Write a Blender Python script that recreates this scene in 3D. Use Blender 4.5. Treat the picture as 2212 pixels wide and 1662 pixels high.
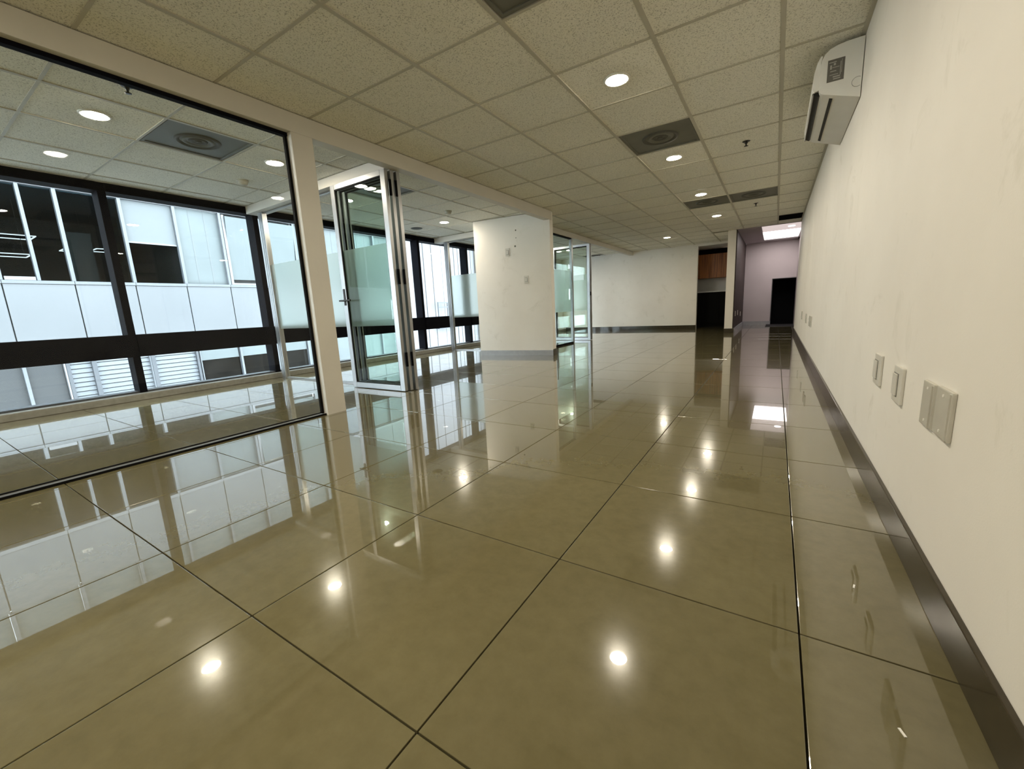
import bpy, bmesh, math, random
from mathutils import Matrix, Vector
random.seed(7)
S = bpy.context.scene
COL = S.collection
for o in list(bpy.data.objects):
    bpy.data.objects.remove(o)

# ------------------------------------------------------------------ camera
CAM_H = 0.755
yaw, pitch, roll = -0.572635, -0.180833, -0.049975
F_PX = 883.386
def cam_matrix():
    cy, sy, cp, sp = math.cos(yaw), math.sin(yaw), math.cos(pitch), math.sin(pitch)
    fw = Vector((sy * cp, cy * cp, sp)); rt = Vector((cy, -sy, 0)); up = rt.cross(fw)
    r2 = math.cos(roll) * rt + math.sin(roll) * up
    u2 = -math.sin(roll) * rt + math.cos(roll) * up
    m = Matrix((r2, u2, -fw)).transposed().to_4x4()
    m.translation = Vector((0, 0, CAM_H))
    return m
cd = bpy.data.cameras.new('camera')
cd.sensor_fit = 'HORIZONTAL'; cd.sensor_width = 36.0
cd.lens = F_PX / 2212 * 36.0
cd.clip_start = 0.02; cd.clip_end = 300
cam = bpy.data.objects.new('camera', cd); COL.objects.link(cam)
cam.matrix_world = cam_matrix()
S.camera = cam

# ------------------------------------------------------------------ light, exposure
SKY = 15.0
LAMP = 460.0
S.view_settings.view_transform = 'Standard'
S.view_settings.look = 'None'
S.view_settings.gamma = 1.0
S.view_settings.use_curve_mapping = False
S.view_settings.exposure = 0.0
S.cycles.use_denoising = True
S.cycles.max_bounces = 14
S.cycles.diffuse_bounces = 6
S.cycles.glossy_bounces = 6
S.cycles.transmission_bounces = 8
S.cycles.transparent_max_bounces = 24
S.cycles.caustics_reflective = False
S.cycles.caustics_refractive = False
S.cycles.sample_clamp_indirect = 20.0
w = bpy.data.worlds.new('overcast_sky'); S.world = w
w.use_nodes = True
bg = w.node_tree.nodes['Background']
bg.inputs['Color'].default_value = (0.82, 0.92, 1.0, 1)
bg.inputs['Strength'].default_value = SKY

# ------------------------------------------------------------------ materials
def new_mat(name):
    m = bpy.data.materials.new(name); m.use_nodes = True
    nt = m.node_tree
    return m, nt, nt.nodes['Principled BSDF'], nt.nodes['Material Output']
def pos_node(nt):
    return nt.nodes.new('ShaderNodeNewGeometry').outputs['Position']
def noise(nt, scale, detail=3, rough=.5, vec=None, dist=0):
    n = nt.nodes.new('ShaderNodeTexNoise')
    n.inputs['Scale'].default_value = scale; n.inputs['Detail'].default_value = detail
    n.inputs['Roughness'].default_value = rough; n.inputs['Distortion'].default_value = dist
    nt.links.new(vec if vec is not None else pos_node(nt), n.inputs['Vector'])
    return n.outputs['Fac']
def ramp(nt, fac, stops):
    r = nt.nodes.new('ShaderNodeValToRGB')
    e = r.color_ramp.elements
    while len(e) < len(stops): e.new(0.5)
    for el, (p, c) in zip(e, stops):
        el.position = p; el.color = (*c, 1)
    nt.links.new(fac, r.inputs['Fac'])
    return r.outputs['Color']
def bump(nt, h, strength, dist=.002):
    b = nt.nodes.new('ShaderNodeBump')
    b.inputs['Strength'].default_value = strength; b.inputs['Distance'].default_value = dist
    nt.links.new(h, b.inputs['Height'])
    return b.outputs['Normal']
def mul(nt, a, b, f=1.0):
    m = nt.nodes.new('ShaderNodeMix'); m.data_type = 'RGBA'; m.blend_type = 'MULTIPLY'
    m.inputs['Factor'].default_value = f
    nt.links.new(a, m.inputs[6]); nt.links.new(b, m.inputs[7])
    return m.outputs[2]
def simple(name, col, rough=.5, metal=0, spec=.5, nscale=8, var=.06, bumps=0, coat=0):
    m, nt, p, _ = new_mat(name)
    lo = tuple(max(0, c * (1 - var)) for c in col); hi = tuple(min(1, c * (1 + var)) for c in col)
    nt.links.new(ramp(nt, noise(nt, nscale), [(.3, lo), (.7, hi)]), p.inputs['Base Color'])
    p.inputs['Roughness'].default_value = rough; p.inputs['Metallic'].default_value = metal
    p.inputs['Specular IOR Level'].default_value = spec
    p.inputs['Coat Weight'].default_value = coat
    p.inputs['Coat Roughness'].default_value = .04
    if bumps:
        nt.links.new(bump(nt, noise(nt, 180, 4), bumps, .001), p.inputs['Normal'])
    return m
def emit(name, col, strength):
    m, nt, p, out = new_mat(name)
    e = nt.nodes.new('ShaderNodeEmission')
    e.inputs['Color'].default_value = (*col, 1); e.inputs['Strength'].default_value = strength
    nt.links.new(e.outputs[0], out.inputs['Surface'])
    return m
def glass(name, tint, ior=1.45, refl=1.0):
    m, nt, p, out = new_mat(name)
    fr = nt.nodes.new('ShaderNodeFresnel')
    ge = nt.nodes.new('ShaderNodeNewGeometry')
    mr = nt.nodes.new('ShaderNodeMapRange')      # the same reflectance on both faces of the pane
    mr.inputs['To Min'].default_value = ior; mr.inputs['To Max'].default_value = 1 / ior
    nt.links.new(ge.outputs['Backfacing'], mr.inputs['Value']); nt.links.new(mr.outputs[0], fr.inputs['IOR'])
    mm = nt.nodes.new('ShaderNodeMath'); mm.operation = 'MULTIPLY'; mm.inputs[1].default_value = refl
    t = nt.nodes.new('ShaderNodeBsdfTransparent'); t.inputs['Color'].default_value = (*tint, 1)
    g = nt.nodes.new('ShaderNodeBsdfGlossy'); g.inputs['Roughness'].default_value = 0.0
    mx = nt.nodes.new('ShaderNodeMixShader')
    nt.links.new(fr.outputs[0], mm.inputs[0]); nt.links.new(mm.outputs[0], mx.inputs['Fac'])
    nt.links.new(t.outputs[0], mx.inputs[1]); nt.links.new(g.outputs[0], mx.inputs[2])
    nt.links.new(mx.outputs[0], out.inputs['Surface'])
    return m
M = {}
# painted walls: warm white with faint scuffs
m, nt, p, _ = new_mat('wall_paint')
c1 = ramp(nt, noise(nt, 1.3, 4, .6), [(.3, (.775, .742, .685)), (.7, (.835, .806, .75))])
c2 = ramp(nt, noise(nt, 3.1, 5, .7, dist=.8), [(.30, (.90, .90, .88)), (.42, (1, 1, 1))])
nt.links.new(mul(nt, c1, c2), p.inputs['Base Color'])
p.inputs['Roughness'].default_value = .6; p.inputs['Specular IOR Level'].default_value = .25
nt.links.new(bump(nt, noise(nt, 260, 3), .18, .001), p.inputs['Normal'])
M['wall'] = m
M['trim_paint'] = simple('trim_paint', (.61, .585, .525), .5, var=.03, nscale=3)
# mineral fibre ceiling tile
m, nt, p, _ = new_mat('mineral_ceiling_tile')
n1 = noise(nt, 135, 3, .62)
n2 = noise(nt, 1.1, 2)
cA = ramp(nt, n1, [(.34, (.46, .45, .40)), (.46, (.88, .865, .80)), (.8, (.92, .905, .84))])
cB = ramp(nt, n2, [(.3, (.92, .92, .90)), (.7, (1, .99, .95))])
nt.links.new(mul(nt, cA, cB), p.inputs['Base Color'])
p.inputs['Roughness'].default_value = .85; p.inputs['Specular IOR Level'].default_value = .1
nt.links.new(bump(nt, n1, .5, .003), p.inputs['Normal'])
M['ceil_tile'] = m
M['tbar'] = simple('grid_bar_paint', (.50, .475, .395), .5, var=.03)
M['plaster_hall'] = simple('hall_ceiling_plaster', (.44, .39, .41), .7, var=.03, nscale=2)
M['hall_wall'] = simple('hall_wall_paint', (.52, .47, .48), .6, var=.04, nscale=2)
# polished porcelain floor
m, nt, p, _ = new_mat('polished_porcelain')
nA = noise(nt, 1.6, 6, .6); nB = noise(nt, 22, 5, .65)
cA = ramp(nt, nA, [(.3, (.132, .113, .056)), (.7, (.162, .142, .075))])
cB = ramp(nt, nB, [(.3, (.85, .85, .82)), (.65, (1, 1, 1))])
oi = nt.nodes.new('ShaderNodeObjectInfo')
cC = ramp(nt, oi.outputs['Random'], [(0, (.93, .93, .93)), (1, (1, 1, 1))])
nt.links.new(mul(nt, mul(nt, cA, cB), cC), p.inputs['Base Color'])
p.inputs['Roughness'].default_value = .14; p.inputs['Specular IOR Level'].default_value = .09
p.inputs['Coat Weight'].default_value = 1.0; p.inputs['Coat Roughness'].default_value = .012
p.inputs['Coat IOR'].default_value = 1.62
M['floor'] = m
M['grout'] = simple('floor_grout', (.05, .045, .035), .8, spec=.1)
M['baseboard'] = simple('brown_stone_baseboard', (.042, .034, .021), .25, spec=.15, nscale=30, var=.15, coat=.25)
M['baseboard_grey'] = simple('grey_baseboard', (.36, .37, .40), .25, nscale=20)  # on the column this grey stands for reflected window light
M['black'] = simple('black_anodised_metal', (.004, .004, .006), .6, spec=.04, var=.1)
M['gasket'] = simple('black_rubber_gasket', (.004, .004, .004), .7, spec=.1)
M['alu'] = simple('satin_aluminium', (.40, .405, .41), .34, metal=.85, var=.05, nscale=3)
M['alu_dark'] = simple('dark_channel_metal', (.20, .19, .17), .3, metal=.5)  # dark brown metal of the glass channels
M['curb'] = simple('stone_window_curb', (.27, .262, .235), .35, nscale=30, var=.12)
M['glass'] = glass('clear_glass', (.98, .99, .985), 1.5, .22)
M['glass_green'] = glass('green_tinted_glass', (.945, .985, .965), 1.5, .5)
M['glass_win'] = glass('window_glass', (.95, .98, .98), 1.5, .4)
# frosted film
m, nt, p, out = new_mat('frosted_film')
rf = nt.nodes.new('ShaderNodeBsdfRefraction')
rf.inputs['Color'].default_value = (.97, 1.0, .99, 1); rf.inputs['Roughness'].default_value = .34; rf.inputs['IOR'].default_value = 1.14
tl = nt.nodes.new('ShaderNodeBsdfTranslucent'); tl.inputs['Color'].default_value = (.80, .92, .89, 1)
df = nt.nodes.new('ShaderNodeBsdfDiffuse'); df.inputs['Color'].default_value = (.72, .84, .80, 1)
mx1 = nt.nodes.new('ShaderNodeMixShader'); mx1.inputs[0].default_value = .5
mx2 = nt.nodes.new('ShaderNodeMixShader'); mx2.inputs[0].default_value = .22
nt.links.new(tl.outputs[0], mx1.inputs[1]); nt.links.new(df.outputs[0], mx1.inputs[2])
nt.links.new(rf.outputs[0], mx2.inputs[1]); nt.links.new(mx1.outputs[0], mx2.inputs[2])
nt.links.new(mx2.outputs[0], out.inputs['Surface'])
M['frost'] = m
M['lens'] = emit('downlight_lens', (1.0, .90, .72), LAMP)
M['panel_light'] = emit('hall_light_panel', (1.0, .90, .86), 7.0)
M['recess_glow'] = emit('hall_recess_glow', (1.0, .84, .80), .72)  # emission standing for dim light on the tray's near recess
M['panel_lamp'] = emit('hall_lamp_lens', (1.0, .95, .9), 8.0)
M['led'] = emit('pendant_led', (.95, .93, 1.0), 3.0)
M['lamp_trim'] = simple('white_lamp_trim', (.8, .79, .74), .4)
M['diffuser'] = simple('grey_air_diffuser', (.15, .15, .125), .55, var=.12, nscale=5)
M['diffuser_dark'] = simple('diffuser_dark_slot', (.085, .085, .07), .7)
M['detector'] = simple('cream_plastic', (.42, .40, .32), .5)
M['sprinkler'] = simple('dark_bronze_sprinkler', (.02, .018, .015), .4, metal=.4)
M['ac'] = simple('white_ac_plastic', (.78, .77, .73), .35, var=.02)
M['ac_slot'] = simple('ac_dark_slot', (.006, .006, .006), .6)
M['ac_louver'] = simple('ac_grey_louver', (.16, .155, .14), .4)
M['sticker'] = simple('grey_spec_sticker', (.14, .135, .12), .5)
M['sticker_ink'] = simple('sticker_print', (.42, .41, .37), .5)
M['plate'] = simple('ivory_wall_plate', (.62, .60, .545), .35, var=.02)
M['plate_clear'] = simple('grey_wall_plate', (.52, .50, .44), .25, var=.05)
M['plate_white'] = simple('white_wall_plate', (.8, .79, .76), .35, var=.02)
M['hole'] = simple('dark_wall_hole', (.10, .10, .085), .8)
# dark stone cladding
m, nt, p, _ = new_mat('brown_stone_cladding')
n1 = noise(nt, 14, 6, .7, dist=1.0)
nt.links.new(ramp(nt, n1, [(.3, (.018, .012, .011)), (.55, (.042, .029, .026)), (.75, (.085, .060, .050))]), p.inputs['Base Color'])
p.inputs['Roughness'].default_value = .55; p.inputs['Specular IOR Level'].default_value = .2
nt.links.new(bump(nt, n1, .4, .01), p.inputs['Normal'])
M['stone'] = m
# cabinet wood
m, nt, p, _ = new_mat('reddish_cabinet_wood')
mp = nt.nodes.new('ShaderNodeMapping'); mp.inputs['Scale'].default_value = (28, 28, 1.2)
nt.links.new(pos_node(nt), mp.inputs['Vector'])
nt.links.new(ramp(nt, noise(nt, 1.0, 5, .6, vec=mp.outputs[0]), [(.3, (.14, .042, .008)), (.6, (.50, .17, .032)), (.8, (.60, .24, .06))]), p.inputs['Base Color'])
p.inputs['Roughness'].default_value = .4
M['wood'] = m
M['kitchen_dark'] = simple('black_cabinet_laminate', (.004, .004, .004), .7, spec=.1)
M['backsplash'] = simple('grey_backsplash', (.50, .52, .50), .4, var=.04)
M['counter'] = simple('light_countertop', (.62, .63, .62), .3)
M['mat'] = simple('black_doormat', (.012, .012, .014), .95, nscale=200, bumps=.5)
M['void'] = simple('dark_opening_shade', (.006, .006, .007), .9, spec=.05)  # near-black colour standing for the darkness inside openings
# outside
M['f_panel'] = simple('white_facade_panel', (0.0594, 0.0615, 0.0667), .35, var=.05, nscale=.7)
M['f_trim'] = simple('pale_facade_trim', (0.0944, 0.0944, 0.1004), .35, var=.03, nscale=.7)
M['f_line'] = simple('facade_joint', (.10, .11, .12), .7)
M['f_mull'] = simple('silver_facade_mullion', (0.0588, 0.0624, 0.0701), .35, var=.05)
M['f_glass'] = glass('facade_glass', (.60, .66, .68), 1.5, 0.0)
M['f_pale'] = simple('pale_blind', (0.0470, 0.0559, 0.0589), .5, var=.12, nscale=.9)
M['f_blind'] = simple('white_roller_blind', (0.0572, 0.0622, 0.0663), .6, var=.05, nscale=.6)
M['f_room'] = simple('unlit_office_wall', (0.0042, 0.0035, 0.0035), .8, var=.3, nscale=.8)
M['f_dark'] = simple('dark_window_pane', (.006, .0055, .005), .8, spec=.0, var=.3, nscale=1.2)
M['f_room2'] = simple('unlit_office_column', (0.0152, 0.0136, 0.0104), .8)
M['f_grey'] = simple('grey_lower_blind', (0.0044, 0.0048, 0.0059), .6, var=.15, nscale=.9)
M['f_slat'] = simple('white_louver_slat', (0.0726, 0.0785, 0.0869), .4, var=.04)
M['f_post'] = simple('grey_louver_post', (0.0252, 0.0270, 0.0324), .5)
M['ribbed'] = simple('white_ribbed_cladding', (0.0796, 0.0790, 0.0833), .5, var=.05, nscale=.8)
M['cream'] = simple('cream_render', (0.0847, 0.0785, 0.0707), .8, var=.05)
M['blue_pane'] = simple('blue_window_pane', (0.0139, 0.0290, 0.0370), .15)
M['rail'] = simple('grey_railing', (0.0277, 0.0310, 0.0370), .5)
M['street'] = simple('street_asphalt', (.12, .12, .12), .9)

# ------------------------------------------------------------------ builders
WORLD = {}
def wloc(o):
    return WORLD.get(o.name, Vector((0, 0, 0)))
def link(name, data, loc, parent=None):
    o = bpy.data.objects.new(name, data); COL.objects.link(o)
    loc = Vector(loc); WORLD[o.name] = loc
    if parent is not None:
        o.parent = parent; o.location = loc - wloc(parent)
    else:
        o.location = loc
    return o
_cache = {}
def box_mesh(dx, dy, dz, mat, bev=0.0):
    k = (round(dx, 4), round(dy, 4), round(dz, 4), mat, bev)
    if k in _cache: return _cache[k]
    bm = bmesh.new(); bmesh.ops.create_cube(bm, size=1)
    bmesh.ops.scale(bm, vec=(dx, dy, dz), verts=bm.verts)
    if bev > 0:
        bmesh.ops.bevel(bm, geom=bm.edges[:], offset=bev, segments=2, profile=.6, affect='EDGES')
    me = bpy.data.meshes.new('box'); bm.to_mesh(me); bm.free()
    me.materials.append(M[mat]); _cache[k] = me
    return me
def box(name, x0, x1, y0, y1, z0, z1, mat, parent=None, bev=0.0):
    x0, x1 = min(x0, x1), max(x0, x1); y0, y1 = min(y0, y1), max(y0, y1); z0, z1 = min(z0, z1), max(z0, z1)
    return link(name, box_mesh(x1 - x0, y1 - y0, z1 - z0, mat, bev), ((x0 + x1) / 2, (y0 + y1) / 2, (z0 + z1) / 2), parent)
def boxes(name, lst, mat, loc=(0, 0, 0), parent=None, bev=0.0):
    """several boxes that are one piece, joined in one mesh; lst in coordinates relative to loc"""
    bm = bmesh.new()
    for (x0, x1, y0, y1, z0, z1) in lst:
        r = bmesh.ops.create_cube(bm, size=1)
        bmesh.ops.scale(bm, vec=(abs(x1 - x0), abs(y1 - y0), abs(z1 - z0)), verts=r['verts'])
        bmesh.ops.translate(bm, vec=((x0 + x1) / 2, (y0 + y1) / 2, (z0 + z1) / 2), verts=r['verts'])
    if bev: bmesh.ops.bevel(bm, geom=bm.edges[:], offset=bev, segments=1, affect='EDGES')
    me = bpy.data.meshes.new(name); bm.to_mesh(me); bm.free(); me.materials.append(M[mat])
    return link(name, me, loc, parent)
def lathe_mesh(profile, mat, seg=32, smooth=True):
    bm = bmesh.new(); rings = []
    for r, z in profile:
        if r < 1e-6: rings.append([bm.verts.new((0, 0, z))])
        else: rings.append([bm.verts.new((r * math.cos(2 * math.pi * i / seg), r * math.sin(2 * math.pi * i / seg), z)) for i in range(seg)])
    for a, b in zip(rings, rings[1:]):
        for i in range(seg):
            j = (i + 1) % seg
            if len(a) == 1 and len(b) == 1: continue
            if len(a) == 1: bm.faces.new((a[0], b[i], b[j]))
            elif len(b) == 1: bm.faces.new((a[i], b[0], a[j]))
            else: bm.faces.new((a[i], b[i], b[j], a[j]))
    bmesh.ops.recalc_face_normals(bm, faces=bm.faces[:])
    me = bpy.data.meshes.new('lathe'); bm.to_mesh(me); bm.free(); me.materials.append(M[mat])
    if smooth:
        for f in me.polygons: f.use_smooth = True
    return me
def prism(name, pts, y0, y1, mat, loc=(0, 0, 0), parent=None, smooth=False):
    """profile in x,z extruded along y, relative to loc"""
    bm = bmesh.new()
    a = [bm.verts.new((x, y0, z)) for x, z in pts]; b = [bm.verts.new((x, y1, z)) for x, z in pts]
    n = len(pts)
    bm.faces.new(a); bm.faces.new(b[::-1])
    for i in range(n): bm.faces.new((a[i], b[i], b[(i + 1) % n], a[(i + 1) % n]))
    bmesh.ops.recalc_face_normals(bm, faces=bm.faces[:])
    me = bpy.data.meshes.new(name); bm.to_mesh(me); bm.free(); me.materials.append(M[mat])
    return link(name, me, loc, parent)
def empty(name, loc, parent=None):
    o = link(name, None, loc, parent); o.empty_display_size = .1
    return o
def struct(o, label=None):
    o['kind'] = 'structure'
    if label: o['label'] = label
    return o
def tag(o, label, cat, group=None):
    o['label'] = label; o['category'] = cat
    if group: o['group'] = group
    return o
def copy_tree(src, loc):
    c = src.copy(); COL.objects.link(c); c.location = loc; WORLD[c.name] = Vector(loc)
    for ch in src.children:
        d = ch.copy(); COL.objects.link(d); d.parent = c
        for g in ch.children:
            e = g.copy(); COL.objects.link(e); e.parent = d
    return c

# ------------------------------------------------------------------ main dimensions
XR = 0.352            # right wall face
ZC = 2.2045           # underside of the ceiling grid
TILE_Z = ZC + .006
XW = -5.75            # inner face of the window frames
YB = -2.84            # rear end of the room
YF = 12.15            # far white wall
YH0, YH1 = 10.42, 13.45   # hall
XH0, XH1 = -.77, .43
PX = -2.965           # face of the near partition
GX = -3.03            # its glass
def gx(i): return -.0473 - .61 * i
def gy(r): return 2.0338 + .6087 * r

# ------------------------------------------------------------------ floor
fl = struct(boxes('floor', [(-5.95, XR + .15, YB - .1, YH1 + .6, -.20, -.009)], 'grout'), 'polished beige floor of large square tiles')
FT, FX0, FY0 = .6, .0868, .4145
GAP = .0018
xs = [XR] + [FX0 - FT * i for i in range(0, 10)] + [XW]
ys = [YB] + [FY0 + FT * j for j in range(-5, 20)]
def floor_tile(x0, x1, y0, y1, name='floor_tile'):
    g = GAP
    return box(name, x0 + g, x1 - g, y0 + g, y1 - g, -.010, 0, 'floor', fl, .0015)
for a, b in zip(xs, xs[1:]):
    for c, d in zip(ys, ys[1:]):
        floor_tile(b, a, c, d)
far = []
yy = [FY0 + FT * j for j in range(19, 24)]
for a, b in zip(xs, xs[1:]):
    for c, d in zip(yy, yy[1:]):
        far.append((b + GAP, a - GAP, c + GAP, min(d, YH1 + .5) - GAP, -.010, 0))
fo = boxes('far_floor_tiles', far, 'floor', parent=fl); fo['kind'] = 'stuff'

# ------------------------------------------------------------------ ceiling
ce = struct(boxes('ceiling', [(-5.95, XR + .15, YB - .1, YH1 + .6, 2.27, 2.40)], 'wall'), 'suspended ceiling of speckled square mineral tiles')
VENTS = {(1, -1), (1, 3), (1, 8), (0, 8), (6, -1), (6, 2), (7, 16)}
cxs = [XR] + [gx(i) for i in range(0, 10)] + [XW]
for ci, (a, b) in enumerate(zip(cxs, cxs[1:])):
    i = ci - 1
    for r in range(-8, 17):
        if (i, r) in VENTS: continue
        y0, y1, x0, x1 = gy(r), gy(r + 1), b, a
        if i == -1 and r == 12: continue
        if y0 > YH0 - .1 and x1 > -.9:
            if x0 > -1.0: continue
            x1 = -.9
        elif y1 > YH0 and x1 > -.9: y1 = min(y1, YH0)
        box('ceiling_tile', x0 + .008, x1 - .008, y0 + .008, y1 - .008, TILE_Z, TILE_Z + .015, 'ceil_tile', ce)
bw = .012
for i in range(0, 10):
    box('grid_runner', gx(i) - bw, gx(i) + bw, YB, YH0 if i < 2 else YF + .1, ZC, ZC + .022, 'tbar', ce)
for r in range(-8, 18):
    y = gy(r)
    box('grid_cross_bar', XW, XR if y < YH0 else -.95, y - bw * .7, y + bw * .7, ZC + .001, ZC + .020, 'tbar', ce)
box('wall_angle', XR - .022, XR, YB, YH0, ZC, ZC + .003, 'tbar', ce)

# ------------------------------------------------------------------ walls
struct(box('wall_right', XR, XR + .12, YB, YH0 + .08, -.01, 2.27, 'wall'), 'long warm white wall on the right')
struct(box('wall_back', -5.95, XR + .12, YB - .12, YB, -.01, 2.27, 'wall'), 'white wall behind the viewpoint')
NX0, NX1 = -1.80, -.95
struct(boxes('wall_far', [(-5.95, NX0, YF, YF + .12, -.01, 2.27), (NX0, NX1, YF, YF + .12, ZC - .055, 2.27)], 'wall'), 'white wall closing the far end of the room')
struct(box('baseboard_right', XR - .012, XR, YB, YH0 + .08, 0, .10, 'baseboard', bev=.002), 'glossy brown baseboard along the right wall')
struct(box('baseboard_far', XW + .1, NX0, YF - .012, YF, 0, .10, 'baseboard', bev=.002), 'glossy brown baseboard on the far wall')
# wall between nook and hall: painted end, stone side
struct(boxes('wall_hall_left', [(-.95, XH0 - .02, YH0, YH1 + .1, -.01, 2.27)], 'wall'), 'narrow white wall end between nook and hall')
sw = struct(empty('wall_hall_stone', (XH0 - .01, 12, 0)), 'dark brown stone cladding on the left side of the hall')
for k, (a, b) in enumerate([(0, .7), (.7, 1.4), (1.4, 2.03), (2.03, 2.2)]):
    for j in range(2):
        ya = YH0 + .015 + j * 1.5
        box('stone_panel', XH0 - .02, XH0, ya, (ya + 1.497) if j == 0 else YH1, a + .0004, b, 'stone', sw)
struct(box('baseboard_hall_left', XH0, XH0 + .012, YH0 + .01, YH1, 0, .10, 'baseboard_grey'), 'grey baseboard under the stone cladding')
struct(box('baseboard_hall_end', -.955, XH0 + .012, YH0 - .012, YH0, 0, .10, 'baseboard', bev=.002), 'brown baseboard on the narrow wall end')
struct(boxes('wall_hall_back', [(XH0, -.10, YH1, YH1 + .1, -.01, 2.27), (-.10, XH1, YH1, YH1 + .1, 1.225, 2.27)], 'hall_wall'), 'mauve grey back wall of the hall')
struct(box('wall_hall_right', XH1, XH1 + .12, YH0 + .08, YH1 + .6, -.01, 2.27, 'hall_wall'), 'mauve grey right wall of the hall')
struct(box('baseboard_hall_back', XH0 + .02, -.10, YH1 - .012, YH1, 0, .10, 'baseboard_grey'), 'grey baseboard at the back of the hall')
d0 = struct(empty('door_4', (.16, YH1, 0)), 'low black passage opening in the back wall of the hall')
boxes('recess', [(-.13, -.10, .1, .6, 0, 1.25), (XH1 - .001, XH1 + .02, .1, .6, 0, 1.25), (-.13, XH1, .58, .62, 0, 1.25), (-.13, XH1, .1, .6, 1.225, 1.25), (-.13, XH1, .1, .6, 0, .003)], 'void', (0, YH1, 0), d0)
boxes('frame', [(-.112, -.096, -.006, .1, 0, 1.237), (-.112, XH1, -.006, .1, 1.221, 1.237)], 'f_trim', (0, YH1, 0), d0)
# hall ceiling with luminous tray
struct(boxes('ceiling_hall', [(XH0, -.345, YH0, YH1, ZC - .002, ZC + .03), (-.345, XH1, 13.02, YH1, ZC - .002, ZC + .03), (-.345, XH1, YH0, YH0 + .03, ZC - .002, ZC + .03), (.40, XH1, YH0, YH1, ZC - .002, ZC + .03)], 'plaster_hall'), 'plain mauve plaster ceiling of the hall')
lp = empty('ceiling_light_panel', (.03, 11.75, ZC))
box('diffuser_panel', -.345, .40, 11.55, 13.02, ZC + .022, ZC + .03, 'panel_light', lp)
box('glow_recess', -.345, .40, YH0 + .03, 11.55, ZC + .022, ZC + .03, 'recess_glow', lp)
boxes('tray_edge', [(-.345, -.335, -1.3, 1.27, -.001, .022), (.39, .40, -1.3, 1.27, -.001, .022), (-.335, .39, 1.26, 1.27, -.001, .022), (-.335, .39, -1.3, -1.29, -.001, .022)], 'f_trim', (0, 11.75, ZC), lp)
link('lamp', lathe_mesh([(0, -.004), (.06, -.004), (.065, 0), (.065, .008)], 'panel_lamp'), (.2, 11.0, ZC + .014), lp)
tag(lp, 'large glowing rectangular light panel in the hall ceiling', 'ceiling light')
# nook behind the far wall
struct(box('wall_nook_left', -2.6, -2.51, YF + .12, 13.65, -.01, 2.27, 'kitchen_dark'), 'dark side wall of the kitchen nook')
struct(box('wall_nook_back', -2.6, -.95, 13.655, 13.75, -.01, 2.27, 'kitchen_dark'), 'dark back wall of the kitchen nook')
struct(box('ceiling_nook', -2.5, -.95, YF + .12, 13.65, ZC, ZC + .05, 'ceil_tile'), 'ceiling of the dark nook')
uc = empty('upper_cabinet', (-1.72, 13.4, 1.37))
box('body', -2.5, -.955, 13.27, 13.64, 1.37, 2.03, 'wood', uc)
for k in range(4):
    d = box('door', -2.5 + k * .386 + .003, -2.5 + (k + 1) * .386 - .003, 13.25, 13.27, 1.372, 2.028, 'wood', uc, .002)
tag(uc, 'reddish wood wall cabinet in the dark nook', 'cabinet')
bs = struct(box('wall_backsplash', -2.5, -.955, 13.62, 13.648, 1.0, 1.369, 'backsplash'), 'pale backsplash below the wood cabinet')
lc = empty('lower_cabinet', (-1.72, 13.3, 0))
box('body', -2.5, -.955, 13.08, 13.61, .0, .965, 'kitchen_dark', lc)
for k in range(4):
    d = box('door', -2.5 + k * .386 + .003, -2.5 + (k + 1) * .386 - .003, 13.06, 13.08, .08, .955, 'kitchen_dark', lc, .002)
box('worktop', -2.5, -.955, 13.05, 13.61, .965, .995, 'counter', lc)
tag(lc, 'black base cabinet with pale worktop in the dark nook', 'cabinet')

# column between the offices (its face is turned slightly)
ang = math.atan2(5.885 - 5.69, 4.275 - 2.97)
colw = math.hypot(1.305, .195)
cw = struct(boxes('wall_column', [(-colw, 0, 0, .15, -.005, ZC - .001), (-colw, -.62, .15, .62, -.005, ZC - .001)], 'wall', (-2.97, 5.885, 0)), 'broad white column wall between two glass offices')
cw.rotation_euler.z = ang
cb = struct(boxes('baseboard_column', [(-colw, .0, -.010, 0, 0, .085)], 'baseboard_grey', (-2.97, 5.885, 0)), 'baseboard at the foot of the column, its grey standing for window reflection')
cb.rotation_euler.z = ang
cb2 = struct(boxes('baseboard_column_side', [(.0, .010, -.008, .15, 0, .10)], 'baseboard', (-2.97, 5.885, 0)), 'brown baseboard on the narrow side of the column')
cb2.rotation_euler.z = ang

# ------------------------------------------------------------------ near partition: header, post, glass
struct(box('trim_1', PX - .10, PX, YB, 5.95, 2.075, ZC - .0005, 'trim_paint', bev=.003), 'white header beam over the near glass partition')
struct(box('trim_2', PX - .085, PX, 1.875, 2.04, -.004, 2.075, 'trim_paint', bev=.004), 'tall white post at the end of the clear glass pane')
gw = struct(empty('wall_glass_near', (GX, -.5, 0)), 'large clear glass pane between the hall and the first office')
box('glass_pane', GX - .005, GX + .005, YB, 1.865, .012, 2.06, 'glass', gw)
boxes('top_channel', [(-.02, .02, YB + .5, 1.875 + .5, 2.052, 2.075)], 'black', (GX, -.5, 0), gw)
boxes('end_gasket', [(-.012, .012, 1.857 + .5, 1.875 + .5, .012, 2.06)], 'gasket', (GX, -.5, 0), gw)
boxes('floor_track', [(-.035, .035, YB + .5, 1.875 + .5, .0, .006)], 'alu_dark', (GX, -.5, 0), gw)
for s in (-1, 1):
    boxes('track_lip', [(s * .038 - .005, s * .038 + .005, YB + .5, 1.875 + .5, 0, .012)], 'gasket', (GX, -.5, 0), gw)

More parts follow.
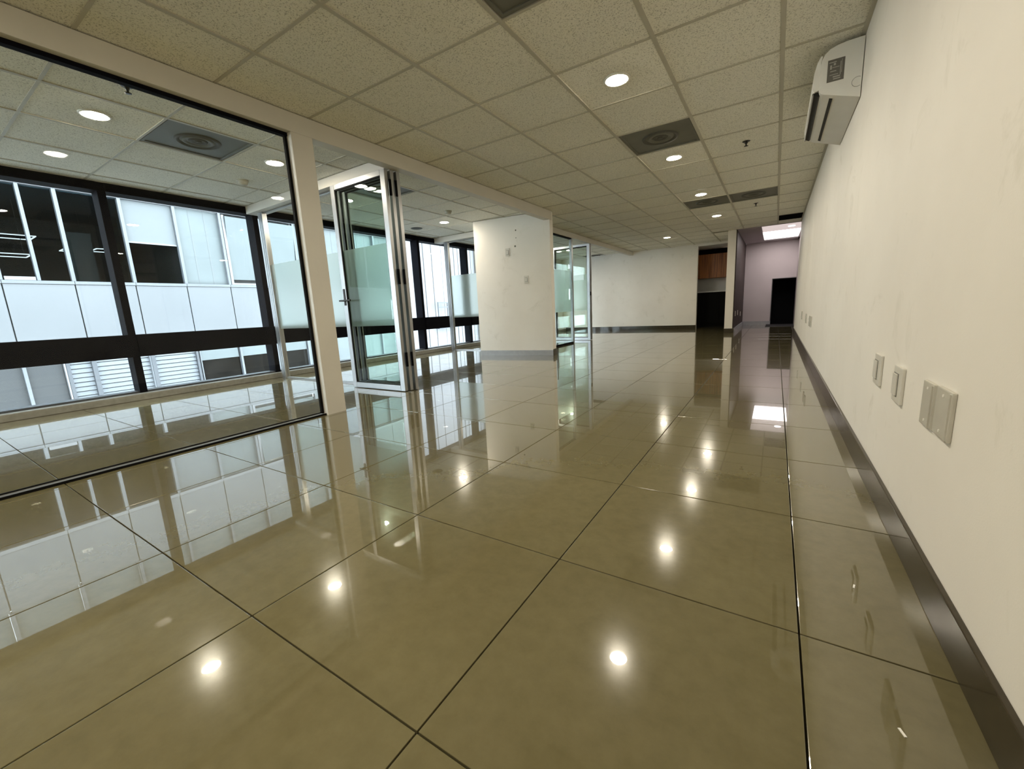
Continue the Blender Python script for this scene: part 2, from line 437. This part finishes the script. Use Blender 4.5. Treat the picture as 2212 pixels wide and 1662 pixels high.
# second partition header, set back
HX = -3.505
struct(box('trim_3', HX - .10, HX, 6.2, YF, 2.105, ZC - .0005, 'trim_paint', bev=.003), 'white header beam over the far glass office front')
fg = struct(empty('wall_glass_far', (HX - .05, 7.1, 0)), 'fixed glass pane with metal frame beyond the column')
box('glass_pane', HX - .055, HX - .045, 6.5, 7.93, .03, 2.09, 'glass_green', fg)
box('mullion', HX - .075, HX - .02, 7.93, 7.985, 0, 2.105, 'alu', fg, .002)
box('mullion', HX - .075, HX - .02, 6.45, 6.5, 0, 2.105, 'alu', fg, .002)
box('bottom_rail', HX - .075, HX - .02, 6.5, 7.93, 0, .03, 'black', fg)
box('top_rail', HX - .075, HX - .02, 6.5, 7.93, 2.085, 2.105, 'black', fg)
box('frosted_band', HX - .058, HX - .0565, 6.5, 7.93, .66, 1.47, 'frost', fg)

# folding glass leaves
def leaf(parent, x0, x1, y, handle=None, film=True, inner='glass_green'):
    """a framed glass leaf in the plane y, from x0 to x1"""
    zt, zb, sw_ = 2.075, .006, .062
    w_ = x1 - x0; t = .019
    ob = boxes('door_leaf', [(0, sw_, -t, t, zb, zt), (w_ - sw_, w_, -t, t, zb, zt), (sw_, w_ - sw_, -t, t, zt - .048, zt), (sw_, w_ - sw_, -t, t, zb, .062)], 'alu', (x0, y, 0), parent, .002)
    boxes('glass_pane', [(sw_, w_ - sw_, -.004, .004, .062, zt - .048)], inner, (x0, y, 0), ob)
    g = .012
    boxes('gasket', [(sw_, sw_ + g, -t * .8, -.004, .062, zt - .048), (w_ - sw_ - g * .5, w_ - sw_, -t * .8, -.004, .062, zt - .048), (sw_, w_ - sw_, -t * .8, -.004, zt - .048 - g, zt - .048), (sw_, w_ - sw_, -t * .8, -.004, .062, .062 + g * .6)], 'gasket', (x0, y, 0), ob)
    if film:
        boxes('frosted_band', [(sw_, w_ - sw_, .0045, .006, .66, 1.44)], 'frost', (x0, y, 0), ob)
    if handle:
        hx = sw_ * .5
        boxes('handle', [(hx - .014, hx + .014, -t - .006, -t, .885, 1.055), (hx - .009, hx + .009, -t - .045, -t, .925, .943), (hx - .03, hx + .15, -t - .055, -t - .041, .926, .942)], 'sprinkler', (x0, y, 0), ob, .002)
    return ob
d1 = struct(empty('door_1', (-3.48, 2.87, 0)), 'stack of folded glass door leaves with grey metal frames')
leaf(d1, -3.88, -3.07, 2.815, handle=True)
leaf(d1, -3.88, -3.055, 2.874, film=False)
leaf(d1, -3.87, -3.04, 2.933, film=False)
for zz in (.25, 1.05, 1.85):
    box('hinge', -3.068, -3.052, 2.835, 2.855, zz, zz + .14, 'black', d1)
    box('hinge', -3.053, -3.040, 2.894, 2.913, zz, zz + .14, 'black', d1)
d2 = struct(empty('door_2', (-3.9, 8.72, 0)), 'folded glass door leaf standing open beyond the column')
leaf(d2, -4.34, -3.44, 8.68, film=True)
leaf(d2, -4.34, -3.43, 8.735, film=False)
box('lock', -3.436, -3.425, 8.66, 8.70, .98, 1.06, 'black', d2)
d2.children[0].name = 'door_leaf'

# lateral partitions between the offices
def lateral(n, y, xr, lab, xm):
    struct(box('trim_%d' % n, XW + .02, xr, y - .09, y + .09, 2.11, ZC - .0005, 'trim_paint', bev=.003), 'white beam crossing to the windows ' + lab)
    g = struct(empty('wall_glass_cross_%d' % (n - 3), ((XW + xr) / 2, y, 0)), 'glass partition with frosted band running to the windows ' + lab)
    box('mullion', xm - .045, xm + .012, y - .03, y + .03, 0, 2.11, 'alu', g, .002)
    box('mullion', xm + .022, xm + .045, y - .03, y + .03, 0, 2.11, 'alu', g, .002)
    box('gasket', xm + .012, xm + .022, y - .026, y + .026, 0, 2.11, 'gasket', g)
    box('glass_pane', xm + .045, xr, y - .005, y + .005, .02, 2.10, 'glass', g)
    box('floor_channel', xm + .045, xr, y - .016, y + .016, 0, .018, 'alu', g)
    box('frosted_band', xm + .045, xr, y - .0075, y - .006, .657, 1.47, 'frost', g)
    box('top_channel', xm + .045, xr, y - .012, y + .012, 2.095, 2.11, 'alu_dark', g)
    return g
lateral(4, 2.965, PX - .10, 'behind the folded doors', -5.53)
lateral(5, 6.42, -4.15, 'beside the column', -5.50)

# ------------------------------------------------------------------ windows of the room
struct(box('trim_6', XW, -5.645, YB, YF, 0, .068, 'curb', bev=.006), 'low stone curb under the office windows')
GXW = -5.90
MY = [1.53 + 1.455 * k for k in range(-3, 8)]
for n, (a, b) in enumerate(zip(MY, MY[1:])):
    y1 = min(b, YF)
    wn = struct(empty('window_%d' % (n + 1), (XW - .1, (a + y1) / 2, 0)), 'tall black framed window bay %d of the office front' % (n + 1))
    box('mullion', GXW - .02, XW, a - .032, a + .032, .0, ZC, 'black', wn)
    box('top_bar', GXW - .02, XW + .005, a + .032, y1 - .032, 2.122, ZC + .0, 'black', wn)
    box('transom', GXW - .02, XW + .015, a + .032, y1 - .032, .455, .690, 'black', wn)
    box('upper_pane', GXW - .004, GXW + .004, a + .032, y1 - .032, .69, 2.122, 'glass_win', wn)
    box('lower_pane', GXW - .004, GXW + .004, a + .032, y1 - .032, .085, .455, 'glass_win', wn)
    box('bottom_rail', GXW - .02, XW - .02, a + .032, y1 - .032, .0, .085, 'f_mull', wn)
struct(boxes('wall_left', [(-5.95, XW - .001, YB, MY[0] - .032, -.01, 2.27), (-5.95, XW, YB, YF + .1, ZC + .001, 2.27), (-5.95, XW, MY[-1] + .0, YF + .1, -.01, 2.27)], 'wall'), 'outer wall strip above the windows')

# ------------------------------------------------------------------ ceiling fittings
def downlight():
    t = empty('downlight', (0, 0, 0))
    link('trim_ring', lathe_mesh([(.066, .003), (.068, -.004), (.076, -.005), (.084, -.002), (.086, .004), (.066, .004)], 'lamp_trim'), (0, 0, 0), t)
    link('lens', lathe_mesh([(0, -.012), (.03, -.0105), (.055, -.0065), (.068, 0)], 'lens', smooth=True), (0, 0, .001), t)
    return t
dl = downlight()
def cell(i, r): return ((gx(i) + gx(i + 1)) / 2, (gy(r) + gy(r + 1)) / 2)
LIGHTS = [
    (1, 1, 'round downlight in the corridor ceiling, largest and nearest one', 'corridor downlights'),
    (1, 4, 'round downlight in the corridor ceiling just past the square grey diffuser', 'corridor downlights'),
    (1, 7, 'round downlight in the corridor ceiling just before the pair of grey diffusers', 'corridor downlights'),
    (1, 10, 'round downlight in the corridor ceiling just past the pair of grey diffusers', 'corridor downlights'),
    (3, 13, 'small round downlight in the corridor ceiling nearest the far white wall', 'corridor downlights'),
    (6, -2, 'round downlight in the first office ceiling before the grey diffuser', 'office downlights'),
    (6, 0, 'round downlight in the first office ceiling past the grey diffuser', 'office downlights'),
    (7, 2, 'round downlight in the second office ceiling seen through the door glass', 'office downlights'),
    (7, 5, 'round downlight in the second office ceiling left of the white column', 'office downlights'),
    (7, 13, 'round downlight in the far office ceiling behind the column', 'office downlights'),
    (7, 9, 'round downlight in the far office ceiling close to the column', 'office downlights'),
]
HID = [(1, -2), (1, -5), (3, -5), (6, -5), (6, -8 + 1)]
first = True
for i, r, lab, grp in LIGHTS + [(i, r, 'round downlight in the ceiling above and behind the viewpoint', 'downlights behind the viewpoint') for i, r in HID]:
    x, y = cell(i, r)
    if first: o = dl; o.location = (x, y, TILE_Z - .004); WORLD[o.name] = Vector(o.location); first = False
    else: o = copy_tree(dl, (x, y, TILE_Z - .004))
    tag(o, lab, 'ceiling light', grp)

def vent():
    t = empty('air_diffuser', (0, 0, 0))
    h = .288
    boxes('plate', [(-h, h, -h, h, .010, .014)], 'diffuser', (0, 0, 0), t)
    boxes('frame', [(-h, h, -h, -h + .02, .003, .010), (-h, h, h - .02, h, .003, .010), (-h, -h + .02, -h + .02, h - .02, .003, .010), (h - .02, h, -h + .02, h - .02, .003, .010)], 'diffuser', (0, 0, 0), t)
    for k, r in enumerate((.15, .105, .06)):
        link('cone_ring', lathe_mesh([(r - .03, .010), (r - .012, -.002 + .002 * k), (r, .000 + .002 * k), (r + .006, .010)], 'diffuser_dark' if k % 2 == 0 else 'diffuser'), (0, 0, 0), t)
    link('core', lathe_mesh([(0, .002), (.022, .003), (.028, .010)], 'diffuser_dark'), (0, 0, 0), t)
    return t
vt = vent()
VL = [((1, 3), 'square grey air diffuser between two corridor downlights'),
      ((1, -1), 'dark square air diffuser at the top edge of the picture'),
      ((1, 8), 'left one of two adjoining grey air diffusers in the corridor'),
      ((0, 8), 'right one of two adjoining grey air diffusers in the corridor'),
      ((6, -1), 'dark grey square air diffuser in the first office ceiling'),
      ((6, 2), 'dark grey air diffuser behind the folded glass doors'),
      ((7, 16), 'dark air diffuser in the far office ceiling by the white wall')]
for k, ((i, r), lab) in enumerate(VL):
    x, y = cell(i, r)
    if k == 0: o = vt; o.location = (x, y, TILE_Z - .004); WORLD[o.name] = Vector(o.location)
    else: o = copy_tree(vt, (x, y, TILE_Z - .004))
    tag(o, lab, 'air vent', 'square ceiling air diffusers')
GC = ((XR + gx(0)) / 2, gy(12.5), ZC)
gr = empty('slot_grille', GC)
boxes('frame', [(-.19, .19, -.30, -.29, .001, .012), (-.19, .19, .29, .30, .001, .012), (-.19, -.183, -.29, .29, .001, .012), (.183, .19, -.29, .29, .001, .012)], 'void', GC, gr)
boxes('back', [(-.183, .183, -.29, .29, .008, .012)], 'void', GC, gr)
for k in range(7):
    boxes('blade', [(-.183, .183, -.24 + k * .08 - .004, -.24 + k * .08 + .004, .001, .008)], 'void', GC, gr)
tag(gr, 'black slot grille in the ceiling beside the right wall, before the hall', 'air vent')

def sprinkler(x, y, lab):
    t = empty('sprinkler', (x, y, TILE_Z))
    link('escutcheon', lathe_mesh([(0, -.001), (.030, -.004), (.034, .0)], 'sprinkler'), (x, y, TILE_Z), t)
    link('body', lathe_mesh([(.012, 0), (.013, -.018), (.007, -.022), (.006, -.036), (0, -.038)], 'sprinkler', 16), (x, y, TILE_Z), t)
    link('deflector', lathe_mesh([(0, -.038), (.018, -.040), (.018, -.042), (0, -.042)], 'sprinkler', 16), (x, y, TILE_Z), t)
    tag(t, lab, 'sprinkler', 'ceiling sprinklers')
sprinkler(-3.41, 1.131, 'dark fire sprinkler in the first office ceiling behind the glass')
sprinkler(-.318, 4.788, 'dark fire sprinkler in the corridor ceiling right of the square diffuser')
sprinkler(-.346, 7.861, 'small dark fire sprinkler past the pair of grey diffusers')
def detector(x, y, lab):
    t = empty('smoke_detector', (x, y, TILE_Z))
    link('base', lathe_mesh([(.055, .0), (.056, -.010), (.05, -.014), (0, -.014)], 'detector', 24), (x, y, TILE_Z), t)
    link('dome', lathe_mesh([(.046, -.013), (.044, -.030), (.036, -.042), (.02, -.046), (0, -.046)], 'detector', 24), (x, y, TILE_Z), t)
    tag(t, lab, 'smoke detector', 'ceiling smoke detectors')
detector(-4.75, 2.398, 'round smoke detector on the first office ceiling near the windows')
detector(-4.093, 4.869, 'round smoke detector on the second office ceiling near the column')
sp = empty('ceiling_speaker', (-5.274, 5.409, TILE_Z))
link('rim', lathe_mesh([(.095, 0), (.10, -.006), (.085, -.008), (.08, -.002)], 'diffuser'), (-5.274, 5.409, TILE_Z), sp)
link('grille', lathe_mesh([(0, -.004), (.08, -.003)], 'diffuser_dark'), (-5.274, 5.409, TILE_Z), sp)
tag(sp, 'small dark round ceiling fitting near the office windows', 'ceiling fitting')

# ------------------------------------------------------------------ air conditioner on the right wall
AY0, AY1 = 3.34, 4.26
ac = empty('air_conditioner', (XR - .1, (AY0 + AY1) / 2, 1.87))
prof = [(XR - .004, 1.872), (XR - .004, 2.188), (.27, 2.186), (.225, 2.180), (.19, 2.168), (.167, 2.148), (.154, 2.12), (.149, 2.07), (.149, 1.965), (.155, 1.945), (.17, 1.934)]
prism('body', prof, AY0, AY1, 'ac', (0, 0, 0), ac)
pan = [(.152, 1.968), (.152, 2.115), (.158, 2.148), (.150, 2.150), (.134, 2.118), (.122, 2.07), (.117, 2.02), (.120, 1.975), (.128, 1.962)]
prism('front_panel', pan, AY0 + .012, AY1 - .012, 'ac', (0, 0, 0), ac)
prism('air_outlet', [(.124, 1.952), (.150, 1.938), (.158, 1.944), (.15, 1.962), (.126, 1.968)], AY0 + .03, AY1 - .03, 'ac_slot', (0, 0, 0), ac)
prism('louver', [(.118, 1.956), (.123, 1.945), (.128, 1.944), (.124, 1.962)], AY0 + .02, AY1 - .02, 'ac_louver', (0, 0, 0), ac)
prism('under_slot', [(.206, 1.926), (.222, 1.916), (.222, 1.912), (.206, 1.919)], AY0 + .05, AY1 - .06, 'ac_slot', (0, 0, 0), ac)
st = boxes('spec_sticker', [(.184, .264, AY0 - .0012, AY0 + .001, 1.991, 2.109)], 'sticker', (0, 0, 0), ac)
for (a, b, c, d) in [(.190, .225, 2.092, 2.096), (.212, .222, 2.076, 2.088), (.196, .204, 2.058, 2.080), (.206, .240, 2.064, 2.067), (.198, .226, 2.044, 2.048), (.196, .236, 2.026, 2.029), (.212, .246, 2.012, 2.018), (.214, .248, 2.001, 2.006), (.244, .247, 2.02, 2.09), (.250, .252, 2.03, 2.10)]:
    boxes('print_line', [(a, b, AY0 - .0020, AY0 - .0012, c, d)], 'sticker_ink', (0, 0, 0), st)
bm = bmesh.new()
vs = []
for k in range(15):
    a = math.radians(60 + k * 240 / 14)
    c0 = Vector((.330 + .025 * math.cos(a), AY0 - .001, 1.957 + .025 * math.sin(a))); c1 = Vector((.330 + .0268 * math.cos(a), AY0 - .001, 1.957 + .0268 * math.sin(a)))
    vs.append((bm.verts.new(c0), bm.verts.new(c1), bm.verts.new(c1 + Vector((0, .0015, 0))), bm.verts.new(c0 + Vector((0, .0015, 0)))))
for p_, q_ in zip(vs, vs[1:]):
    for k in range(4): bm.faces.new((p_[k], q_[k], q_[(k + 1) % 4], p_[(k + 1) % 4]))
me = bpy.data.meshes.new('pipe_knockout'); bm.to_mesh(me); bm.free(); me.materials.append(M['ac_louver'])
link('pipe_knockout', me, (0, 0, 0), ac)
box('mount_shadow_gap', XR - .004, XR, AY0 + .05, AY1 - .05, 1.90, 2.17, 'ac_slot', ac)  # black sheet drawn as the shadow gap at the unit's mount
tag(ac, 'white wall mounted split air conditioner high on the right wall', 'air conditioner')

# ------------------------------------------------------------------ wall plates
def plate_x(y, z0, z1, wd, lab, kind='rocker', mat='plate', x=XR, grp='plates on the right wall', s=-1):
    """plate on a wall whose face is at x, facing s"""
    n = {'rocker': 'light_switch', 'outlet': 'power_outlet', 'blank': 'blank_wall_plate'}[kind]
    t = empty(n, (x, y, z0))
    zc = (z0 + z1) / 2
    def bx(nm, yo, w_, za, zb, d0, d1, mt, bev=0, par=t):
        return box(nm, x + s * d0, x + s * d1, y + yo - w_ / 2, y + yo + w_ / 2, za, zb, mt, par, bev)
    bx('cover', 0, wd, z0, z1, 0, .009, mat, .003)
    if kind == 'rocker':
        bx('bezel', wd * .14, wd * .52, z0 + .020, z1 - .022, .009, .0105, 'ac_louver')
        bx('rocker', wd * .14, wd * .48, z0 + .023, z1 - .025, .009, .014, mat, .001)
    elif kind == 'outlet':
        for k in (-1, 1):
            so = bx('socket', 0, wd * .45, zc + k * .022 - .014, zc + k * .022 + .014, .009, .0115, mat, .001)
            for q in (-1, 1): bx('slot', q * .007, .003, zc + k * .022 - .004, zc + k * .022 + .006, .0115, .012, 'ac_slot', 0, so)
    else:
        for k in (-1, 1):
            bx('screw', 0, .006, zc + k * .042 - .003, zc + k * .042 + .003, .009, .0105, 'lamp_trim')
        bx('raised_edge', -wd * .42, wd * .10, z0 + .004, z1 - .004, .009, .012, mat)
    tag(t, lab, {'rocker': 'light switch', 'outlet': 'outlet', 'blank': 'wall plate'}[kind], grp)
plate_x(2.06, .403, .518, .108, 'narrow switch plate on the right wall, farthest of the near four plates', 'rocker')
plate_x(1.745, .400, .516, .105, 'switch plate with inset rocker, second of the near four plates', 'rocker')
plate_x(1.437, .405, .520, .085, 'left one of two grey blank plates set side by side', 'blank', 'plate_clear')
plate_x(1.320, .408, .524, .105, 'right one of two grey blank plates set side by side', 'blank', 'plate_clear')
for y, lab in ((7.65, 'tiny plate low on the right wall, farthest of the distant four'), (6.6, 'tiny plate low on the right wall, second of the distant four'), (5.95, 'tiny plate low on the right wall, third of the distant four'), (5.73, 'tiny plate low on the right wall, nearest of the distant four')):
    plate_x(y, .395, .515, .105, lab, 'outlet', 'plate_clear', grp='distant plates on the right wall')
for y, z, lab in ((10.75, .36, 'white outlet on the stone wall nearest the wall end'), (11.45, .36, 'white outlet in the middle of the stone wall'), (12.4, .30, 'white outlet on the stone wall nearest the hall back')):
    plate_x(y, z, z + .115, .085, lab, 'outlet', 'plate_white', XH0, 'outlets on the stone wall', 1)
def plate_col(u, z0, z1, lab, kind):
    """plate on the column front; u = metres left of its right edge"""
    base = Vector((-2.97 - u * math.cos(ang), 5.885 - u * math.sin(ang), z0))
    t = empty(kind, base); t.rotation_euler.z = ang
    h = z1 - z0
    def b(nm, x0, x1, y0, y1, za, zb, mt):
        o = boxes(nm, [(x0, x1, y0, y1, za, zb)], mt, base, t); o.location = (0, 0, 0); return o
    b('cover', -.036, .036, -.009, 0, 0, h, 'plate')
    b('bezel', -.022, .022, -.0105, -.009, .022, h - .03, 'ac_louver')
    b('rocker', -.020, .017, -.014, -.009, .026, h - .034, 'plate')
    return t
tag(plate_col(.72, 1.605, 1.725, '', 'thermostat_plate'), 'small plate high on the white column', 'wall plate')
tag(plate_col(.415, 1.16, 1.275, '', 'light_switch'), 'light switch at mid height on the white column', 'light switch')
for u, z, r in ((.565, 1.985, .011), (.565, 1.87, .007), (.585, 1.745, .014)):
    base = Vector((-2.97 - u * math.cos(ang), 5.885 - u * math.sin(ang) - .0005, z))
    o = link('screw_hole', lathe_mesh([(0, .001), (r, .001), (r, -.001)], 'hole', 10), (0, 0, 0), None)
    o.parent = cw; o.location = (-u, -.0005, z); o.rotation_euler = (math.radians(90), 0, 0)
for x, y, a in ((.227, .84, .4), (.214, 1.266, -.2)):
    o = boxes('paper_scrap', [(-.002, .002, -.008, .008, 0, .0015)], 'plate_white', (x, y, 0)); o.rotation_euler.z = a
    tag(o, 'tiny white scrap on the floor tile by the %s' % ('bottom edge of the picture' if y < 1 else 'right baseboard'), 'scrap')
dm = empty('doormat', (.12, 12.9, 0))
box('pile', -.19, XH1 - .01, 12.45, 13.44, 0, .008, 'mat', dm, .002)
boxes('border', [(-.20, XH1 - .006, 12.44, 12.45, 0, .007), (-.20, -.19, 12.45, 13.44, 0, .007)], 'f_mull', (0, 0, 0), dm)
tag(dm, 'black doormat before the dark hall opening', 'doormat')

# ------------------------------------------------------------------ outside: street and buildings
struct(box('ground_street', -60, -5.96, -40, 70, -9.2, -9.0, 'street'), 'street far below the windows')
FX = -14.8
bA = empty('office_building', (FX - 3, 3, -9))
tag(bA, 'pale panelled office building across the street with dark and blinded windows', 'building')
P = 1.175
Yk = [1.89 + P * k for k in range(-8, 11)]
Y0f, Y1f = Yk[0], Yk[-1]
# spandrels and sill trims, one panel per bay
for k, (a, b) in enumerate(zip(Yk, Yk[1:])):
    for (z0, z1) in ((.42, 1.90), (4.27, 5.70), (8.0, 9.4), (-3.4, -1.95)):
        box('spandrel_panel', FX - .15, FX, a + .012, b - .012, z0, z1, 'f_panel', bA)
    box('sill_trim', FX - .12, FX + .03, a + .004, b - .004, 1.91, 1.985, 'f_mull', bA)
    box('head_trim', FX - .12, FX + .03, a + .004, b - .004, 4.16, 4.255, 'f_trim', bA)
    box('mullion', FX - .12, FX + .02, a - .035, a + .035, 1.99, 4.155, 'f_mull', bA)
    box('mullion', FX - .12, FX + .02, a - .035, a + .035, 5.71, 7.99, 'f_mull', bA)
    box('upper_window', FX - .14, FX - .10, a + .04, b - .04, 5.71, 7.99, 'f_pale', bA)
boxes('joint_backing', [(FX - .22, FX - .151, Y0f, Y1f, .42, 1.99), (FX - .22, FX - .151, Y0f, Y1f, 4.155, 5.71), (FX - .22, FX - .151, Y0f, Y1f, 7.99, 12), (FX - .22, FX - .151, Y0f, Y1f, -9 + .01, -1.95)], 'f_line', (0, 0, 0), bA)
box('extra_mullion', FX - .12, FX + .02, 2.45, 2.51, 1.99, 4.155, 'f_mull', bA)
# window bays of the middle floor
for k, (a, b) in enumerate(zip(Yk, Yk[1:])):
    kk = k - 8
    if kk <= 1:
        box('dark_window', FX - .09, FX - .08, a + .036, b - .036, 1.99, 4.155, 'f_glass', bA)
    elif kk == 2:
        wd_ = box('half_blind_window', FX - .09, FX - .08, a + .036, b - .036, 1.99, 4.155, 'f_glass', bA)
        box('blind', FX - .078, FX - .070, a + .04, b - .04, 3.09, 4.155, 'f_blind', wd_)
        box('blind_rail', FX - .078, FX - .060, a + .04, b - .04, 3.05, 3.09, 'f_trim', wd_)
    elif kk in (4, 5):
        o = box('open_window', FX - .02, FX + .01, a + .12, b - .06, 2.15, 4.08, 'f_pale', bA)
        o.rotation_euler.y = math.radians(5.5)
        box('window_recess', FX - .15, FX - .14, a + .036, b - .036, 1.99, 4.155, 'f_room', bA)
        boxes('window_sash', [(FX - .02, FX + .03, a + .05, a + .12, 1.99, 4.12), (FX - .02, FX + .03, a + .12, b - .04, 1.99, 2.04)], 'f_trim', (0, 0, 0), bA)
    else:
        o = box('blinded_window', FX - .12, FX - .09, a + .036, b - .036, 1.99, 4.155, 'f_pale', bA)
        for q in range(1, 3): box('blind_edge', FX - .09, FX - .085, a + q * .39 - .012, a + q * .39 + .012, 1.99, 4.155, 'f_blind', o)
boxes('window_sash_low', [(FX - .02, FX + .03, 1.95, 2.43, 1.99, 2.07)], 'f_trim', (0, 0, 0), bA)
# the unlit floor behind the dark windows
boxes('unlit_room', [(FX - 5.1, FX - 5, -8, 6.5, 1.5, 4.5), (FX - 5, FX - .16, -8, 5.45, 4.27, 4.4), (FX - 5, FX - .16, -8, 5.45, 1.5, 1.9), (FX - 5, FX - .14, 5.38, 5.45, 1.9, 4.3), (FX - 5, FX - .14, -8, -7.9, 1.9, 4.3)], 'f_room', (0, 0, 0), bA)
boxes('interior_column', [(FX - 2.2, FX - 1.7, 3.45, 3.95, 1.9, 3.45)], 'f_room2', (0, 0, 0), bA)
boxes('interior_column', [(FX - 3.2, FX - 3.1, 5.0, 5.06, 1.9, 4.27)], 'f_room2', (0, 0, 0), bA)
def loop_lamp(y0, y1, x, z, lab):
    t = empty('pendant_lamp', (x, (y0 + y1) / 2, z))
    d, e = .36, .022
    h = (y1 - y0) / 2
    boxes('led_loop', [(-d, -d + e, -h, h, -e / 2, e / 2), (d - e, d, -h, h, -e / 2, e / 2), (-d, d, -h, -h + e, -e / 2, e / 2), (-d, d, h - e, h, -e / 2, e / 2)], 'led', (x, (y0 + y1) / 2, z), t)
    for q in (-1, 1):
        boxes('cable', [(-.005, .005, q * (y1 - y0) * .35 - .005, q * (y1 - y0) * .35 + .005, .02, 4.25 - z)], 'f_room2', (x, (y0 + y1) / 2, z), t)
    tag(t, lab, 'pendant lamp', 'loop lamps in the opposite office')
loop_lamp(2.2, 2.95, FX - 2.3, 3.30, 'glowing loop lamp in the dark office opposite, upper left one')
loop_lamp(2.2, 2.8, FX - 2.3, 2.82, 'glowing loop lamp in the dark office opposite, lower left one')
loop_lamp(3.55, 4.1, FX - 2.8, 3.12, 'glowing loop lamp in the dark office opposite, middle one')
loop_lamp(4.3, 4.75, FX - 3.2, 3.22, 'glowing loop lamp in the dark office opposite, beside the black mullion')
# lower floor
boxes('lower_back', [(FX - .6, FX - .5, Y0f, Y1f, -1.95, .42)], 'f_room', (0, 0, 0), bA)
for k, (a, b) in enumerate(zip(Yk, Yk[1:])):
    kk = k - 8
    if kk <= -1 or kk >= 6:
        o = box('lower_window', FX - .10, FX - .08, a + .03, b - .03, -1.94, .41, 'f_grey' if kk < 0 else 'f_pale', bA)
    box('lower_mullion', FX - .12, FX + .01, a - .03, a + .03, -1.95, .42, 'f_mull', bA)
o = box('lower_window', FX - .10, FX - .08, 1.92, 2.52, -1.94, .41, 'f_grey', bA)
box('lower_post', FX - .12, FX + .02, 2.53, 2.56, -1.95, .42, 'f_trim', bA)
box('lower_post', FX - .12, FX + .0, 2.57, 2.64, -1.95, .42, 'f_post', bA)
box('louver_post', FX - .12, FX + .03, 3.03, 3.12, -1.95, .42, 'f_post', bA)
box('louver_post', FX - .12, FX + .03, 4.24, 4.33, -1.95, .42, 'f_post', bA)
box('louver_post', FX - .12, FX + .01, 5.33, 5.42, -1.95, .42, 'f_post', bA)
lv = boxes('louver_bank', [(FX - .16, FX - .13, 2.65, 5.33, -1.95, .42)], 'f_post', (0, 0, 0), bA)
for (a, b) in ((2.65, 3.03), (3.12, 4.24), (4.33, 5.33)):
    for q in range(20):
        z = -1.93 + q * .117
        s_ = box('slat', FX - .10, FX - .085, a, b, z, z + .098, 'f_slat', lv)
        s_.rotation_euler.y = math.radians(-14)
for a, b in ((5.45, 6.52), (6.60, 7.70), (7.78, 8.88)):
    o = box('lower_dark_window', FX - .09, FX - .08, a, b, -1.94, -.33, 'f_dark', bA)
    box('rolled_blind', FX - .12, FX - .05, a, b, -.32, .41, 'f_pale', o)
boxes('roof_slab', [(FX - 6, FX + .1, Y0f, Y1f, 12, 12.3), (FX - 6, FX - .22, Y0f, Y0f + .2, -9, 12), (FX - 6, FX - .22, Y1f - .2, Y1f, -9, 12)], 'f_panel', (0, 0, 0), bA)
# ribbed white block further along the street
bB = empty('clad_building', (FX - 2, 17, -9))
tag(bB, 'white building with vertical ribbed cladding farther along the street', 'building')
boxes('core', [(FX - 4, FX + .25, Y1f + .01, 19.2, -9, 12)], 'f_line', (0, 0, 0), bB)
y = Y1f + .03; k = 0
while y < 19.1:
    wv = random.choice((.30, .42, .55)); e_ = min(y + wv, 19.2)
    box('cladding_panel', FX + .25, FX + .30 + random.uniform(0, .05), y, e_ - .02, -9, 12, 'ribbed', bB); y = e_
def railing(y0, y1, z, lab):
    t = empty('balcony_railing', (FX + .6, (y0 + y1) / 2, z - 1))
    box('top_rail', FX + .58, FX + .62, y0, y1, z + .20, z + .25, 'rail', t)
    box('lower_rail', FX + .58, FX + .62, y0, y1, z - .02, z + .03, 'rail', t)
    for yv in (y0, (y0 + y1) / 2, y1): box('post', FX + .58, FX + .62, yv - .02, yv + .02, z - 1.0, z + .25, 'rail', t)
    box('bracket', FX + .37, FX + .62, y0 - .04, y1 + .04, z - 1.06, z - 1.0, 'rail', t)
    tag(t, lab, 'railing')
railing(15.6, 17.0, 1.05, 'thin grey railing before the ribbed white cladding')
bC = empty('cream_building', (FX - 2, 23, -9))
tag(bC, 'cream rendered building with a blue window at the street end', 'building')
boxes('wall', [(FX - 4, FX + .6, 19.22, 30, -9, 12)], 'cream', (0, 0, 0), bC)
for yv in (19.5, 21.6, 23.7):
    for z in (-1.0, 2.75, 6.5):
        o = box('window', FX + .60, FX + .63, yv, yv + 1.3, z, z + 1.1, 'f_mull', bC)
        box('pane', FX + .63, FX + .64, yv + .06, yv + 1.24, z + .06, z + 1.04, 'blue_pane', o)
